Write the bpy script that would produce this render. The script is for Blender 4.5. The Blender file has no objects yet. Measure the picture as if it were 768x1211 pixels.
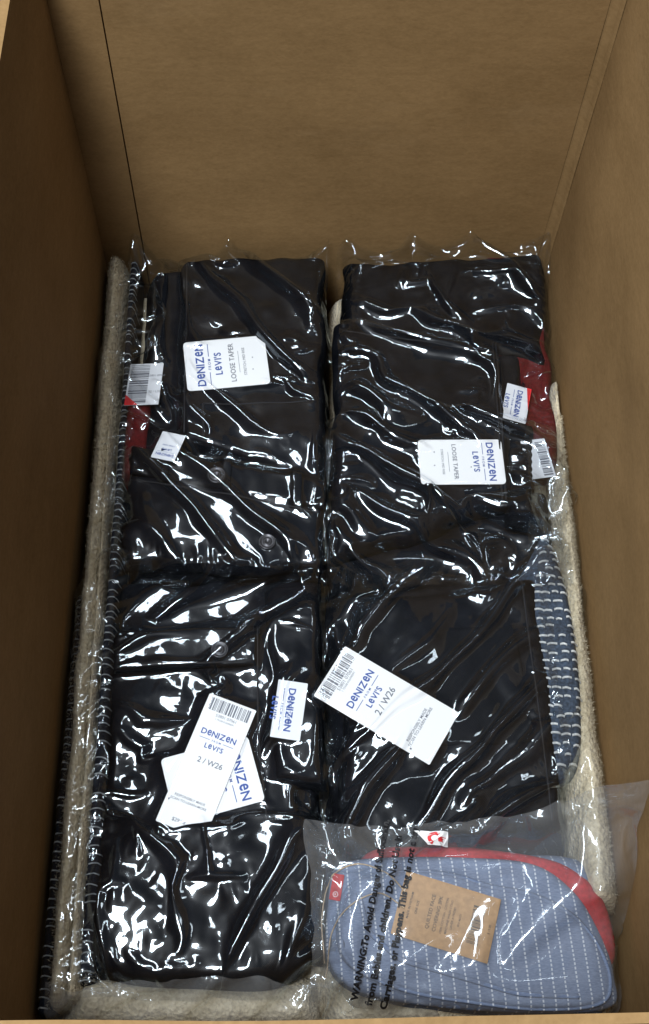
import bpy, bmesh, math, random
import numpy as np
from mathutils import Vector, Matrix

random.seed(4)
SC = bpy.context.scene
COL = SC.collection
R = math.radians

# ------------------------------------------------------------------ camera
cam_d = bpy.data.cameras.new('camera')
cam = bpy.data.objects.new('camera', cam_d); COL.objects.link(cam)
cam.location = (0, 0, 1.0046)
cam.rotation_euler = (R(27.3), 0, 0)
cam_d.sensor_fit = 'VERTICAL'; cam_d.sensor_height = 36; cam_d.lens = 40.46
cam_d.shift_x = 34/1211
cam_d.clip_start = 0.01; cam_d.clip_end = 100
SC.camera = cam

# ------------------------------------------------------------------ world and lamps
w = bpy.data.worlds.new('World'); SC.world = w; w.use_nodes = True
bg = w.node_tree.nodes['Background']
bg.inputs[0].default_value = (0.80, 0.88, 1.0, 1); bg.inputs[1].default_value = 0.055

def area(name, loc, target, sx, sy, power, color):
    d = bpy.data.lights.new(name, 'AREA'); d.shape = 'RECTANGLE'; d.size = sx; d.size_y = sy
    d.energy = power; d.color = color
    o = bpy.data.objects.new(name, d); COL.objects.link(o); o.location = loc
    o.rotation_euler = (Vector(target) - Vector(loc)).to_track_quat('-Z', 'Y').to_euler()
    return o
area('ceiling_lamp', (-0.50, -0.20, 2.35), (-0.32, 0.25, 0), 0.32, 1.20, 70, (0.91, 0.96, 1.0))
area('ceiling_lamp', (-0.62, 1.40, 2.45), (-0.35, 1.0, 0), 0.32, 1.20, 28, (0.91, 0.96, 1.0))
area('ceiling_lamp', (0.98, 0.75, 2.55), (0.6, 0.5, 0), 0.13, 1.30, 6, (0.91, 0.96, 1.0))  # extra lamp added on the right for glints on the film

vs = SC.view_settings
vs.view_transform = 'Standard'; vs.look = 'None'; vs.exposure = 0.22; vs.gamma = 1
SC.cycles.use_denoising = True
SC.cycles.max_bounces = 10; SC.cycles.transparent_max_bounces = 24
SC.cycles.diffuse_bounces = 4; SC.cycles.glossy_bounces = 3
SC.cycles.caustics_reflective = False; SC.cycles.caustics_refractive = False

# ------------------------------------------------------------------ materials
def new_mat(name):
    m = bpy.data.materials.new(name); m.use_nodes = True
    nt = m.node_tree; nt.nodes.clear()
    out = nt.nodes.new('ShaderNodeOutputMaterial')
    return m, nt, out
def N(nt, t, **kw):
    n = nt.nodes.new(t)
    for k, v in kw.items():
        if k in n.inputs: n.inputs[k].default_value = v
        else: setattr(n, k, v)
    return n
def ramp(nt, fac, a, b, p0=0.3, p1=0.7):
    r = nt.nodes.new('ShaderNodeValToRGB'); e = r.color_ramp.elements
    e[0].position = p0; e[1].position = p1; e[0].color = (*a, 1); e[1].color = (*b, 1)
    nt.links.new(fac, r.inputs[0]); return r.outputs[0]
def coord(nt, scale=(1, 1, 1), rot=(0, 0, 0)):
    t = nt.nodes.new('ShaderNodeTexCoord'); mp = nt.nodes.new('ShaderNodeMapping')
    mp.inputs['Scale'].default_value = scale; mp.inputs['Rotation'].default_value = rot
    nt.links.new(t.outputs['Object'], mp.inputs[0]); return mp.outputs[0]
def principled(nt, out, rough, spec=0.4):
    p = nt.nodes.new('ShaderNodeBsdfPrincipled'); p.inputs['Roughness'].default_value = rough
    p.inputs['Specular IOR Level'].default_value = spec
    nt.links.new(p.outputs[0], out.inputs[0]); return p
def bump(nt, p, h, strength, dist):
    b = nt.nodes.new('ShaderNodeBump'); b.inputs['Strength'].default_value = strength; b.inputs['Distance'].default_value = dist
    nt.links.new(h, b.inputs['Height']); nt.links.new(b.outputs[0], p.inputs['Normal']); return b

def plain(name, c, rough=0.6, spec=0.3, var=0.0, vs_=300):
    m, nt, out = new_mat(name); p = principled(nt, out, rough, spec)
    p.inputs['Base Color'].default_value = (*c, 1)
    if var:
        n = N(nt, 'ShaderNodeTexNoise', Scale=vs_, Detail=4.0); nt.links.new(coord(nt), n.inputs['Vector'])
        nt.links.new(ramp(nt, n.outputs[0], tuple(x*(1-var) for x in c), tuple(min(1, x*(1+var)) for x in c)), p.inputs['Base Color'])
    return m

def make_cardboard():
    m, nt, out = new_mat('cardboard'); p = principled(nt, out, 0.8, 0.12)
    def ns(scale, detail, rough, mp):
        n = N(nt, 'ShaderNodeTexNoise', Scale=scale, Detail=detail, Roughness=rough); nt.links.new(coord(nt, mp), n.inputs['Vector']); return n.outputs[0]
    big = ns(7.0, 5.0, 0.6, (1, 1, 1.5)); fib = ns(150.0, 4.0, 0.75, (0.45, 0.45, 1)); fine = ns(420.0, 2.0, 0.6, (0.6, 0.6, 1))
    def mth(op, a, b):
        n = nt.nodes.new('ShaderNodeMath'); n.operation = op
        for k, v in enumerate((a, b)):
            if isinstance(v, float): n.inputs[k].default_value = v
            else: nt.links.new(v, n.inputs[k])
        return n.outputs[0]
    h = mth('ADD', mth('MULTIPLY', big, 0.45), mth('ADD', mth('MULTIPLY', fib, 0.30), mth('MULTIPLY', fine, 0.25)))
    col = ramp(nt, h, (0.205, 0.122, 0.050), (0.310, 0.192, 0.085), 0.34, 0.66)
    # scuffs: a few pale rubbed streaks
    sc = ns(5.0, 8.0, 0.72, (1, 1, 2.6)); sm = ramp(nt, sc, (0, 0, 0), (1, 1, 1), 0.60, 0.78)
    mx = nt.nodes.new('ShaderNodeMix'); mx.data_type = 'RGBA'
    f = mth('MULTIPLY', sm, 0.22); nt.links.new(f, mx.inputs[0]); nt.links.new(col, mx.inputs[6]); mx.inputs[7].default_value = (0.40, 0.275, 0.15, 1)
    nt.links.new(mx.outputs[2], p.inputs['Base Color'])
    wv = N(nt, 'ShaderNodeTexWave', Scale=36.0, Distortion=0.6, Detail=2.0); wv.bands_direction = 'Z'; nt.links.new(coord(nt), wv.inputs['Vector'])
    bump(nt, p, mth('ADD', mth('MULTIPLY', wv.outputs[0], 0.03), mth('ADD', mth('MULTIPLY', fib, 0.5), mth('MULTIPLY', big, 1.2))), 0.35, 0.0012)
    return m
M_CARD = make_cardboard()

def make_denim(name, dark, light):
    m, nt, out = new_mat(name); p = principled(nt, out, 0.9, 0.03)
    n1 = N(nt, 'ShaderNodeTexNoise', Scale=35.0, Detail=6.0, Roughness=0.65); nt.links.new(coord(nt, (1, 1, 1)), n1.inputs['Vector'])
    nt.links.new(ramp(nt, n1.outputs[0], dark, light, 0.35, 0.75), p.inputs['Base Color'])
    wv = N(nt, 'ShaderNodeTexWave', Scale=420.0, Distortion=1.5, Detail=1.0); wv.bands_direction = 'DIAGONAL'
    nt.links.new(coord(nt), wv.inputs['Vector'])
    bump(nt, p, wv.outputs[0], 0.5, 0.0005)
    return m
M_DENIM = make_denim('black_denim', (0.0020, 0.0024, 0.0038), (0.0100, 0.0112, 0.0150))
M_DENIM2 = make_denim('black_denim_seam', (0.003, 0.0033, 0.0045), (0.008, 0.0085, 0.011))
M_THREAD = plain('black_thread', (0.007, 0.007, 0.009), 0.7)

def make_fleece():
    m, nt, out = new_mat('cream_fleece'); p = principled(nt, out, 0.95, 0.1)
    p.inputs['Sheen Weight'].default_value = 0.25
    n1 = N(nt, 'ShaderNodeTexNoise', Scale=120.0, Detail=6.0, Roughness=0.7); nt.links.new(coord(nt), n1.inputs['Vector'])
    nt.links.new(ramp(nt, n1.outputs[0], (0.52, 0.43, 0.28), (0.76, 0.67, 0.49)), p.inputs['Base Color'])
    v = N(nt, 'ShaderNodeTexVoronoi', Scale=260.0); nt.links.new(coord(nt), v.inputs['Vector'])
    ad = N(nt, 'ShaderNodeMath', operation='ADD'); nt.links.new(v.outputs['Distance'], ad.inputs[0]); nt.links.new(n1.outputs[0], ad.inputs[1])
    bump(nt, p, ad.outputs[0], 0.9, 0.0025)
    return m
M_FLEECE = make_fleece()
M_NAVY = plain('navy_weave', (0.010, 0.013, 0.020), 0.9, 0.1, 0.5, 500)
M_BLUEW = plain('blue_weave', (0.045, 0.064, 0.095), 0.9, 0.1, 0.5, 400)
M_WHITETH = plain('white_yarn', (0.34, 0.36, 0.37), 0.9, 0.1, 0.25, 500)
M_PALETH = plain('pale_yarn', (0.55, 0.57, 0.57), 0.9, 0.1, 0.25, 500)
M_TAG = plain('white_card', (0.80, 0.81, 0.82), 0.5, 0.3)
M_TAGLABEL = plain('white_satin_label', (0.74, 0.76, 0.80), 0.5, 0.3)
M_BLUEINK = plain('blue_ink', (0.035, 0.08, 0.30), 0.6)
M_GREYINK = plain('grey_ink', (0.16, 0.17, 0.20), 0.6)
M_BLACKINK = plain('black_ink', (0.012, 0.012, 0.014), 0.5)
M_KRAFT = plain('kraft_card', (0.40, 0.235, 0.105), 0.75, 0.2, 0.15, 220)
M_KRAFTINK = plain('dark_brown_ink', (0.055, 0.036, 0.02), 0.7)
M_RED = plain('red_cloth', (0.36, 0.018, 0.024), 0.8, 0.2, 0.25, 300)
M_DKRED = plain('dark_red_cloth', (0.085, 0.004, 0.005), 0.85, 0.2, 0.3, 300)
M_REDINK = plain('red_ink', (0.62, 0.03, 0.035), 0.5)
M_TWINE = plain('jute_twine', (0.42, 0.32, 0.22), 0.9, 0.1, 0.3, 600)
M_METAL, _nt, _o = new_mat('black_metal')
_p = principled(_nt, _o, 0.35, 0.5); _p.inputs['Base Color'].default_value = (0.05, 0.05, 0.055, 1); _p.inputs['Metallic'].default_value = 0.8
M_FLOOR = plain('grey_concrete', (0.22, 0.21, 0.20), 0.8, 0.2, 0.2, 8)

def make_stripe():
    m, nt, out = new_mat('blue_pinstripe'); p = principled(nt, out, 0.85, 0.15)
    t = nt.nodes.new('ShaderNodeTexCoord'); sx = nt.nodes.new('ShaderNodeSeparateXYZ')
    mp = nt.nodes.new('ShaderNodeMapping'); mp.inputs['Rotation'].default_value = (0, 0, R(-3))
    nt.links.new(t.outputs['Object'], mp.inputs[0])
    wob = N(nt, 'ShaderNodeTexNoise', Scale=14.0, Detail=1.0); nt.links.new(t.outputs['Object'], wob.inputs['Vector'])
    nt.links.new(mp.outputs[0], sx.inputs[0])
    def math_(op, a, b=None, c=None):
        n = nt.nodes.new('ShaderNodeMath'); n.operation = op
        for i, v in enumerate((a, b, c)):
            if v is None: continue
            if isinstance(v, (int, float)): n.inputs[i].default_value = v
            else: nt.links.new(v, n.inputs[i])
        return n.outputs[0]
    X = math_('MULTIPLY_ADD', wob.outputs[0], 0.005, sx.outputs[0])
    fx = math_('FRACT', math_('MULTIPLY', X, 100.0))
    line = math_('LESS_THAN', math_('ABSOLUTE', math_('SUBTRACT', fx, 0.5)), 0.065)
    fy = math_('FRACT', math_('MULTIPLY', sx.outputs[1], 300.0))
    dash = math_('LESS_THAN', fy, 0.6)
    msk = math_('MULTIPLY', math_('MULTIPLY', line, dash), 0.62)
    n1 = N(nt, 'ShaderNodeTexNoise', Scale=300.0, Detail=4.0); nt.links.new(coord(nt, (1, 4, 1)), n1.inputs['Vector'])
    base = ramp(nt, n1.outputs[0], (0.110, 0.145, 0.235), (0.180, 0.225, 0.330))
    mix = nt.nodes.new('ShaderNodeMix'); mix.data_type = 'RGBA'
    nt.links.new(msk, mix.inputs[0]); nt.links.new(base, mix.inputs[6]); mix.inputs[7].default_value = (0.72, 0.75, 0.80, 1)
    nt.links.new(mix.outputs[2], p.inputs['Base Color'])
    bump(nt, p, math_('MULTIPLY_ADD', line, 1.0, n1.outputs[0]), 0.4, 0.0005)
    return m
M_STRIPE = make_stripe()

def make_film(name, veil, refl, rough=0.07):
    m, nt, out = new_mat(name)
    fr = nt.nodes.new('ShaderNodeFresnel'); fr.inputs[0].default_value = 1.5
    mu = N(nt, 'ShaderNodeMath', operation='MULTIPLY'); mu.use_clamp = True
    nt.links.new(fr.outputs[0], mu.inputs[0]); mu.inputs[1].default_value = refl
    mc = N(nt, 'ShaderNodeMath', operation='MINIMUM'); nt.links.new(mu.outputs[0], mc.inputs[0]); mc.inputs[1].default_value = 0.28
    tr = nt.nodes.new('ShaderNodeBsdfTransparent'); tr.inputs[0].default_value = (0.955, 0.965, 0.975, 1)
    gl = nt.nodes.new('ShaderNodeBsdfGlossy'); gl.inputs['Roughness'].default_value = rough; gl.inputs[0].default_value = (0.84, 0.93, 1, 1)
    df = nt.nodes.new('ShaderNodeBsdfDiffuse'); df.inputs[0].default_value = (0.80, 0.83, 0.87, 1)
    m1 = nt.nodes.new('ShaderNodeMixShader'); m1.inputs[0].default_value = veil
    nt.links.new(tr.outputs[0], m1.inputs[1]); nt.links.new(df.outputs[0], m1.inputs[2])
    g2 = nt.nodes.new('ShaderNodeBsdfGlossy'); g2.inputs['Roughness'].default_value = 0.30
    mg = nt.nodes.new('ShaderNodeMixShader'); mg.inputs[0].default_value = 0.12
    nt.links.new(gl.outputs[0], mg.inputs[1]); nt.links.new(g2.outputs[0], mg.inputs[2])
    m2 = nt.nodes.new('ShaderNodeMixShader')
    nt.links.new(mc.outputs[0], m2.inputs[0]); nt.links.new(m1.outputs[0], m2.inputs[1]); nt.links.new(mg.outputs[0], m2.inputs[2])
    n = N(nt, 'ShaderNodeTexNoise', Scale=60.0, Detail=2.0, Distortion=0.6); nt.links.new(coord(nt), n.inputs['Vector'])
    b = nt.nodes.new('ShaderNodeBump'); b.inputs['Strength'].default_value = 0.22; b.inputs['Distance'].default_value = 0.001
    nt.links.new(n.outputs[0], b.inputs['Height']); nt.links.new(b.outputs[0], gl.inputs['Normal'])
    nt.links.new(m2.outputs[0], out.inputs[0])
    return m
M_FILM = make_film('clear_film', 0.0010, 1.9, 0.065)
M_FILM_HAZY = make_film('hazy_film', 0.075, 1.6, 0.09)
M_FILM_MID = make_film('cloudy_film', 0.085, 2.2, 0.10)

# ------------------------------------------------------------------ helpers
def tag(o, label, cat, group=None, kind=None):
    if label: o['label'] = label
    if cat: o['category'] = cat
    if group: o['group'] = group
    if kind: o['kind'] = kind
    return o
def empty(name, loc, label, cat, group=None):
    o = bpy.data.objects.new(name, None); COL.objects.link(o); o.location = loc
    o.empty_display_size = 0.02
    return tag(o, label, cat, group)
def link(name, me, mat, parent=None, smooth=True):
    o = bpy.data.objects.new(name, me); COL.objects.link(o)
    if mat: me.materials.append(mat)
    if smooth: me.polygons.foreach_set('use_smooth', [True]*len(me.polygons))
    if parent is not None:
        bpy_parent(o, parent)
    return o
def bpy_parent(o, parent):
    # geometry is given in world coordinates: keep it where it is
    o.parent = parent
    m = Matrix.Identity(4); p = parent
    while p is not None:
        m = p.matrix_basis @ m if p.parent is None else (p.matrix_parent_inverse @ p.matrix_basis) @ m
        p = p.parent
    o.matrix_parent_inverse = m.inverted()
def mesh_np(name, V, F):
    me = bpy.data.meshes.new(name)
    me.from_pydata(np.asarray(V, float).tolist(), [], F if isinstance(F, list) else np.asarray(F).tolist())
    me.update(); return me
def grid_faces(n, m, off=0):
    i, j = np.meshgrid(np.arange(n-1), np.arange(m-1), indexing='ij')
    a = i*m + j + off
    return np.stack([a, a+m, a+m+1, a+1], -1).reshape(-1, 4)

_rng = np.random.RandomState(11)
_LAT = _rng.rand(8, 128, 128)
def vnoise(x, y, scale, seed=0):
    L = _LAT[seed % 8]; ox = (seed*37.13) % 91; oy = (seed*17.77) % 83
    u = x*scale + ox; v = y*scale + oy
    iu = np.floor(u).astype(int); iv = np.floor(v).astype(int); fu = u-iu; fv = v-iv
    fu = fu*fu*(3-2*fu); fv = fv*fv*(3-2*fv)
    g = lambda a, b: L[a % 128, b % 128]
    return (g(iu, iv)*(1-fu)+g(iu+1, iv)*fu)*(1-fv) + (g(iu, iv+1)*(1-fu)+g(iu+1, iv+1)*fu)*fv
def fbm(x, y, s, seed, o=3):
    r = 0; a = 1; t = 0
    for k in range(o):
        r = r + a*vnoise(x, y, s*2**k, seed+k); t += a; a *= 0.5
    return r/t

# height map of what lies in the box: film is draped over it, cards are laid on it
GX0, GY0, GS, GW, GH = -0.24, 0.00, 0.0015, 370, 590
BASE = -0.07
G = np.full((GW, GH), BASE)
def g_add(X, Y, Z):
    i = np.clip(((X-GX0)/GS).astype(int), 0, GW-1).ravel(); j = np.clip(((Y-GY0)/GS).astype(int), 0, GH-1).ravel()
    np.maximum.at(G, (i, j), Z.ravel())
def g_get(X, Y):
    u = np.clip((X-GX0)/GS-0.5, 0, GW-1.01); v = np.clip((Y-GY0)/GS-0.5, 0, GH-1.01)
    i = u.astype(int); j = v.astype(int); a = u-i; b = v-j
    return (G[i, j]*(1-a)+G[i+1, j]*a)*(1-b) + (G[i, j+1]*(1-a)+G[i+1, j+1]*a)*b
def bil(q, s, t):
    q = [np.array(c, float) for c in q]     # TL TR BR BL ; s: left-right, t: top-bottom
    return [(q[0][k]*(1-s)+q[1][k]*s)*(1-t) + (q[3][k]*(1-s)+q[2][k]*s)*t for k in (0, 1)]

def slab(name, q, z0, th, mat, parent, r=0.008, amp=0.0012, seed=1, rib=None, n=None, m=None, wob=0.0015, add=True, ns=25):
    """a soft folded layer: four corners in plan, rounded edges, gentle unevenness"""
    if mat is M_DENIM: wob, amp, r, ns = 0.006, amp*1.25, r*1.25, 19
    q = [np.array(c, float) for c in q]
    lw = (np.linalg.norm(q[1]-q[0])+np.linalg.norm(q[2]-q[3]))/2; lh = (np.linalg.norm(q[3]-q[0])+np.linalg.norm(q[2]-q[1]))/2
    def axis(l, k):
        rr = min(r/l, 0.49)
        e = rr*(1-np.cos(np.linspace(0, math.pi/2, 6)))
        mid = np.linspace(rr, 1-rr, k)[1:-1]
        return np.concatenate([e, mid, 1-e[::-1]])
    def surf(S, T):
        X, Y = bil(q, S, T)
        dx = np.minimum(S, 1-S)*lw; dy = np.minimum(T, 1-T)*lh
        fx = 1-np.clip(1-dx/min(r, lw/2), 0, 1)**2; fy = 1-np.clip(1-dy/min(r, lh/2), 0, 1)**2
        prof = np.sqrt(np.clip(fx*fy, 0, 1))
        z = z0 + th*prof + prof*amp*(fbm(X, Y, ns, seed, 3)*2-1)*1.6
        if rib: z = z + prof*rib[1]*np.sin((T if rib[2] else S)*(lh if rib[2] else lw)/rib[0]*2*math.pi + 2*fbm(X, Y, 40, seed+3, 2))
        k = (fbm(X, Y, 30, seed+5, 2)*2-1)*wob
        X = X + k*np.sign(S-0.5)*(np.abs(S-0.5)*2)**2; Y = Y - k*np.sign(T-0.5)*(np.abs(T-0.5)*2)**2
        return X, Y, z
    n = n or int(np.clip(lw/0.005, 4, 60)); m = m or int(np.clip(lh/0.005, 4, 90))
    s = axis(lw, n); t = axis(lh, m)
    S, T = np.meshgrid(s, t, indexing='ij')
    X, Y, Z = surf(S, T)
    a, b = S.shape
    top = np.stack([X, Y, Z], -1).reshape(-1, 3)
    bot = top.copy(); bot[:, 2] = z0
    F = np.concatenate([grid_faces(a, b), grid_faces(a, b, a*b)[:, ::-1]])
    me = mesh_np(name, np.concatenate([top, bot]), F[:, ::-1])
    bm = bmesh.new(); bm.from_mesh(me); bmesh.ops.remove_doubles(bm, verts=bm.verts, dist=1e-5)
    bmesh.ops.recalc_face_normals(bm, faces=bm.faces); bm.to_mesh(me); bm.free()
    o = link(name, me, mat, parent)
    if add:
        S, T = np.meshgrid(np.linspace(0, 1, int(lw/0.0007)+2), np.linspace(0, 1, int(lh/0.0007)+2), indexing='ij')
        g_add(*surf(S, T))
    return o

def spline_loop(pts, n=140):
    P = np.array(pts, float); k = len(P); out = []
    for i in range(n):
        u = i/n*k; a = int(u); f = u-a
        p0, p1, p2, p3 = P[(a-1) % k], P[a % k], P[(a+1) % k], P[(a+2) % k]
        out.append(0.5*((2*p1)+(-p0+p2)*f+(2*p0-5*p1+4*p2-p3)*f*f+(-p0+3*p1-3*p2+p3)*f**3))
    return np.array(out)
def blob(name, pts, z0, th, mat, parent, r=0.006, amp=0.001, seed=1, rings=26, n=140, tilt=(0, 0), add=True):
    """a soft layer with a free curved outline"""
    L = spline_loop(pts, n); c = L.mean(0)
    d = np.linalg.norm(L-c, axis=1)
    def surf(Lp, dp, ss):
        S = ss[:, None]
        X = c[0]+(Lp[:, 0]-c[0])[None]*S; Y = c[1]+(Lp[:, 1]-c[1])[None]*S
        dist = (1-S)*dp.min()*np.ones_like(X)
        prof = np.sqrt(np.clip(1-np.clip(1-dist/r, 0, 1)**2, 0, 1))
        Z = z0+th*prof+prof*amp*(fbm(X, Y, 28, seed, 3)*2-1)*1.6 + tilt[0]*(X-c[0]) + tilt[1]*(Y-c[1])
        return X, Y, Z
    rr = r/d.min()
    ss = np.concatenate([1-rr*(1-np.cos(np.linspace(0, math.pi/2, 7))), np.linspace(1-rr, 0.02, rings)[1:]])
    X, Y, Z = surf(L, d, ss)
    a, b = X.shape
    top = np.stack([X, Y, Z], -1).reshape(-1, 3)
    F = []
    for i in range(a-1):
        for j in range(b):
            k = (j+1) % b; F.append([i*b+j, i*b+k, (i+1)*b+k, (i+1)*b+j])
    F.append([(a-1)*b+j for j in range(b)])
    bz = np.stack([L[:, 0], L[:, 1], z0-0.0005+tilt[0]*(L[:, 0]-c[0])+tilt[1]*(L[:, 1]-c[1])], -1)
    o0 = len(top)
    for j in range(b):
        k = (j+1) % b; F.append([o0+j, o0+k, k, j])
    F.append([o0+j for j in range(b)][::-1])
    me = mesh_np(name, np.concatenate([top, bz]), F)
    bm = bmesh.new(); bm.from_mesh(me); bmesh.ops.recalc_face_normals(bm, faces=bm.faces); bm.to_mesh(me); bm.free()
    o = link(name, me, mat, parent)
    if add:
        Ld = spline_loop(pts, 700); g_add(*surf(Ld, np.linalg.norm(Ld-c, axis=1), np.linspace(1, 0, 220)))
    return o, L

def tube_mesh(name, pts, rad, seg=6, closed=False, flat=1.0):
    P = [Vector(p) for p in pts]; V = []; F = []; n = len(P)
    for i, p in enumerate(P):
        a = P[(i-1) % n] if (closed or i > 0) else p; b = P[(i+1) % n] if (closed or i < n-1) else p
        d = (b-a).normalized(); s = d.cross(Vector((0, 0, 1)))
        s = s.normalized() if s.length > 1e-6 else Vector((1, 0, 0)); u = s.cross(d)
        rr = rad if not callable(rad) else rad(i/n)
        for k in range(seg):
            an = 2*math.pi*k/seg
            V.append(p+s*math.cos(an)*rr+u*math.sin(an)*rr*flat)
    rng = range(n if closed else n-1)
    for i in rng:
        j = (i+1) % n
        for k in range(seg):
            l = (k+1) % seg; F.append([i*seg+k, j*seg+k, j*seg+l, i*seg+l])
    if not closed:
        F.append(list(range(seg))); F.append([(n-1)*seg+k for k in range(seg)][::-1])
    me = mesh_np(name, [tuple(v) for v in V], F)
    bm = bmesh.new(); bm.from_mesh(me); bmesh.ops.recalc_face_normals(bm, faces=bm.faces); bm.to_mesh(me); bm.free()
    return me

def bars(name, boxes, mat, parent):
    """many small upright boxes (x0,x1,y0,y1,z0,z1) in one mesh"""
    V = []; F = []
    for (a, b, c, d, e, f) in boxes:
        o = len(V)
        V += [(a, c, e), (b, c, e), (b, d, e), (a, d, e), (a, c, f), (b, c, f), (b, d, f), (a, d, f)]
        F += [[o+i for i in q] for q in ((0, 3, 2, 1), (4, 5, 6, 7), (0, 1, 5, 4), (1, 2, 6, 5), (2, 3, 7, 6), (3, 0, 4, 7))]
    return link(name, mesh_np(name, V, F), mat, parent, smooth=False)

# ------------------------------------------------------------------ lettering
def text_verts(body, size, bold=0.0, track=1.0):
    cu = bpy.data.curves.new('lettering', 'FONT'); cu.body = body; cu.size = size; cu.dimensions = '2D'; cu.fill_mode = 'BOTH'
    cu.offset = bold*size; cu.space_character = track; cu.resolution_u = 3
    o = bpy.data.objects.new('lettering', cu); COL.objects.link(o)
    dg = bpy.context.evaluated_depsgraph_get(); dg.update()
    me = bpy.data.meshes.new_from_object(o.evaluated_get(dg))
    V = np.array([v.co[:] for v in me.vertices]) if len(me.vertices) else np.zeros((0, 3)); F = [list(p.vertices) for p in me.polygons]
    bpy.data.objects.remove(o); bpy.data.curves.remove(cu); bpy.data.meshes.remove(me)
    return V, F
def brand_verts(body, size, bold=0.02, gap=0.09):
    V = []; F = []; x = 0; off = 0
    for ch in body:
        v, f = text_verts(ch, size, bold)
        if len(v) == 0: x += size*0.3; continue
        v = v.copy()
        if ch == 'e':
            k = 0.72*size/(v[:, 1].max()-v[:, 1].min()); v[:, 1] = (v[:, 1]-v[:, 1].min())*k; v[:, 0] *= 1.12
        v[:, 0] += x-v[:, 0].min(); x = v[:, 0].max()+gap*size
        V.append(v); F += [[i+off for i in q] for q in f]; off += len(v)
    V = np.concatenate(V); return V, F
def layout(items):
    """items: (V, F, cx, y): centred on cx with baseline y; one mesh"""
    VV = []; FF = []; off = 0
    for V, F, cx, y in items:
        if len(V) == 0: continue
        v = V.copy(); v[:, 0] += cx-(v[:, 0].min()+v[:, 0].max())/2; v[:, 1] += y
        VV.append(v); FF += [[i+off for i in q] for q in F]; off += len(v)
    return np.concatenate(VV), FF
def rect_verts(w_, h_):
    return np.array([(0, 0, 0), (w_, 0, 0), (w_, h_, 0), (0, h_, 0)], float), [[0, 1, 2, 3]]

TAGS = []      # where stiff cards keep the film smooth
class Card:
    """a stiff printed card lying on the goods: local x to the right of its print, local y to its top"""
    def __init__(self, name, parent, centre, w_, h_, ang, mat, rad=0.002, th=0.0006, lift=0.001, label=None, tilt=None, bend=0.0):
        self.w, self.h = w_, h_
        for t_ in (-0.3, 0.3): TAGS.append((centre[0]-h_*t_*math.sin(ang), centre[1]+h_*t_*math.cos(ang), max(w_, h_*0.6)*0.62))
        c, s = math.cos(ang), math.sin(ang)
        S, T = np.meshgrid(np.linspace(-w_/2, w_/2, 14), np.linspace(-h_/2, h_/2, 14), indexing='ij')
        X = centre[0]+S*c-T*s; Y = centre[1]+S*s+T*c; Z = g_get(X, Y)
        A = np.stack([S.ravel(), T.ravel(), np.ones(S.size)], -1)
        co = np.linalg.lstsq(A, Z.ravel(), rcond=None)[0]
        co[:2] = np.clip(co[:2], -0.12, 0.12)
        if tilt is not None: co[:2] = tilt
        zc = (Z-co[0]*S-co[1]*T); z = np.percentile(zc, 92)+lift
        self.f = lambda u, v: (centre[0]+u*c-v*s, centre[1]+u*s+v*c, z+co[0]*u+co[1]*v+bend*(v/h_)**2)
        pts = []
        for (cx, cy, a0) in ((w_/2-rad, h_/2-rad, 0), (-w_/2+rad, h_/2-rad, 90), (-w_/2+rad, -h_/2+rad, 180), (w_/2-rad, -h_/2+rad, 270)):
            for k in range(5): pts.append((cx+rad*math.cos(R(a0+22.5*k)), cy+rad*math.sin(R(a0+22.5*k))))
        # rows along the length so a bent card stays smooth
        n = len(pts); V = []; F = []
        ys = np.linspace(-h_/2, h_/2, 13)
        def half(y):
            d = h_/2-abs(y)
            return w_/2 if d >= rad else w_/2-rad+math.sqrt(max(0, rad**2-(rad-d)**2))
        ys = np.unique(np.concatenate([ys, h_/2-rad*(1-np.cos(np.linspace(0, math.pi/2, 5))), -(h_/2-rad*(1-np.cos(np.linspace(0, math.pi/2, 5))))]))
        for y in ys:
            hw = half(y)
            for x in (-hw, hw):
                for dz in (0, -th):
                    p = self.f(x, y); V.append((p[0], p[1], p[2]+dz))
        for i in range(len(ys)-1):
            o = i*4
            F += [[o, o+2, o+6, o+4], [o+1, o+5, o+7, o+3], [o, o+4, o+5, o+1], [o+2, o+3, o+7, o+6]]
        F += [[0, 1, 3, 2], [len(V)-4, len(V)-2, len(V)-1, len(V)-3]]
        self.o = link(name, mesh_np(name, V, F), mat, parent, smooth=False)
        if label: self.o['label'] = label
        S, T = np.meshgrid(np.linspace(-w_/2, w_/2, int(w_/0.0007)), np.linspace(-h_/2, h_/2, int(h_/0.0007)), indexing='ij')
        g_add(*self.f(S, T))
    def place(self, V, dz=0.0003):
        x, y, z = self.f(V[:, 0], V[:, 1]); return np.stack([x, y, z+dz], -1)
    def printing(self, name, items, mat):
        V, F = layout(items); return link(name, mesh_np(name, self.place(V), F), mat, self.o, smooth=False)
    def barcode(self, x0, x1, y0, y1, seed, mat, vertical=True):
        rs = random.Random(seed); V = []; F = []; x = x0 if vertical else y0; end = x1 if vertical else y1
        u = (end-x)/70
        while x < end-u:
            b = u*rs.choice((1, 1, 2, 3)); o = len(V)
            if vertical: V += [(x, y0, 0), (x+b, y0, 0), (x+b, y1, 0), (x, y1, 0)]
            else: V += [(x0, x, 0), (x1, x, 0), (x1, x+b, 0), (x0, x+b, 0)]
            F.append([o, o+1, o+2, o+3]); x += b+u*rs.choice((1, 1, 2))
        return link('barcode', mesh_np('barcode', self.place(np.array(V)), F), mat, self.o, smooth=False)

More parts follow.
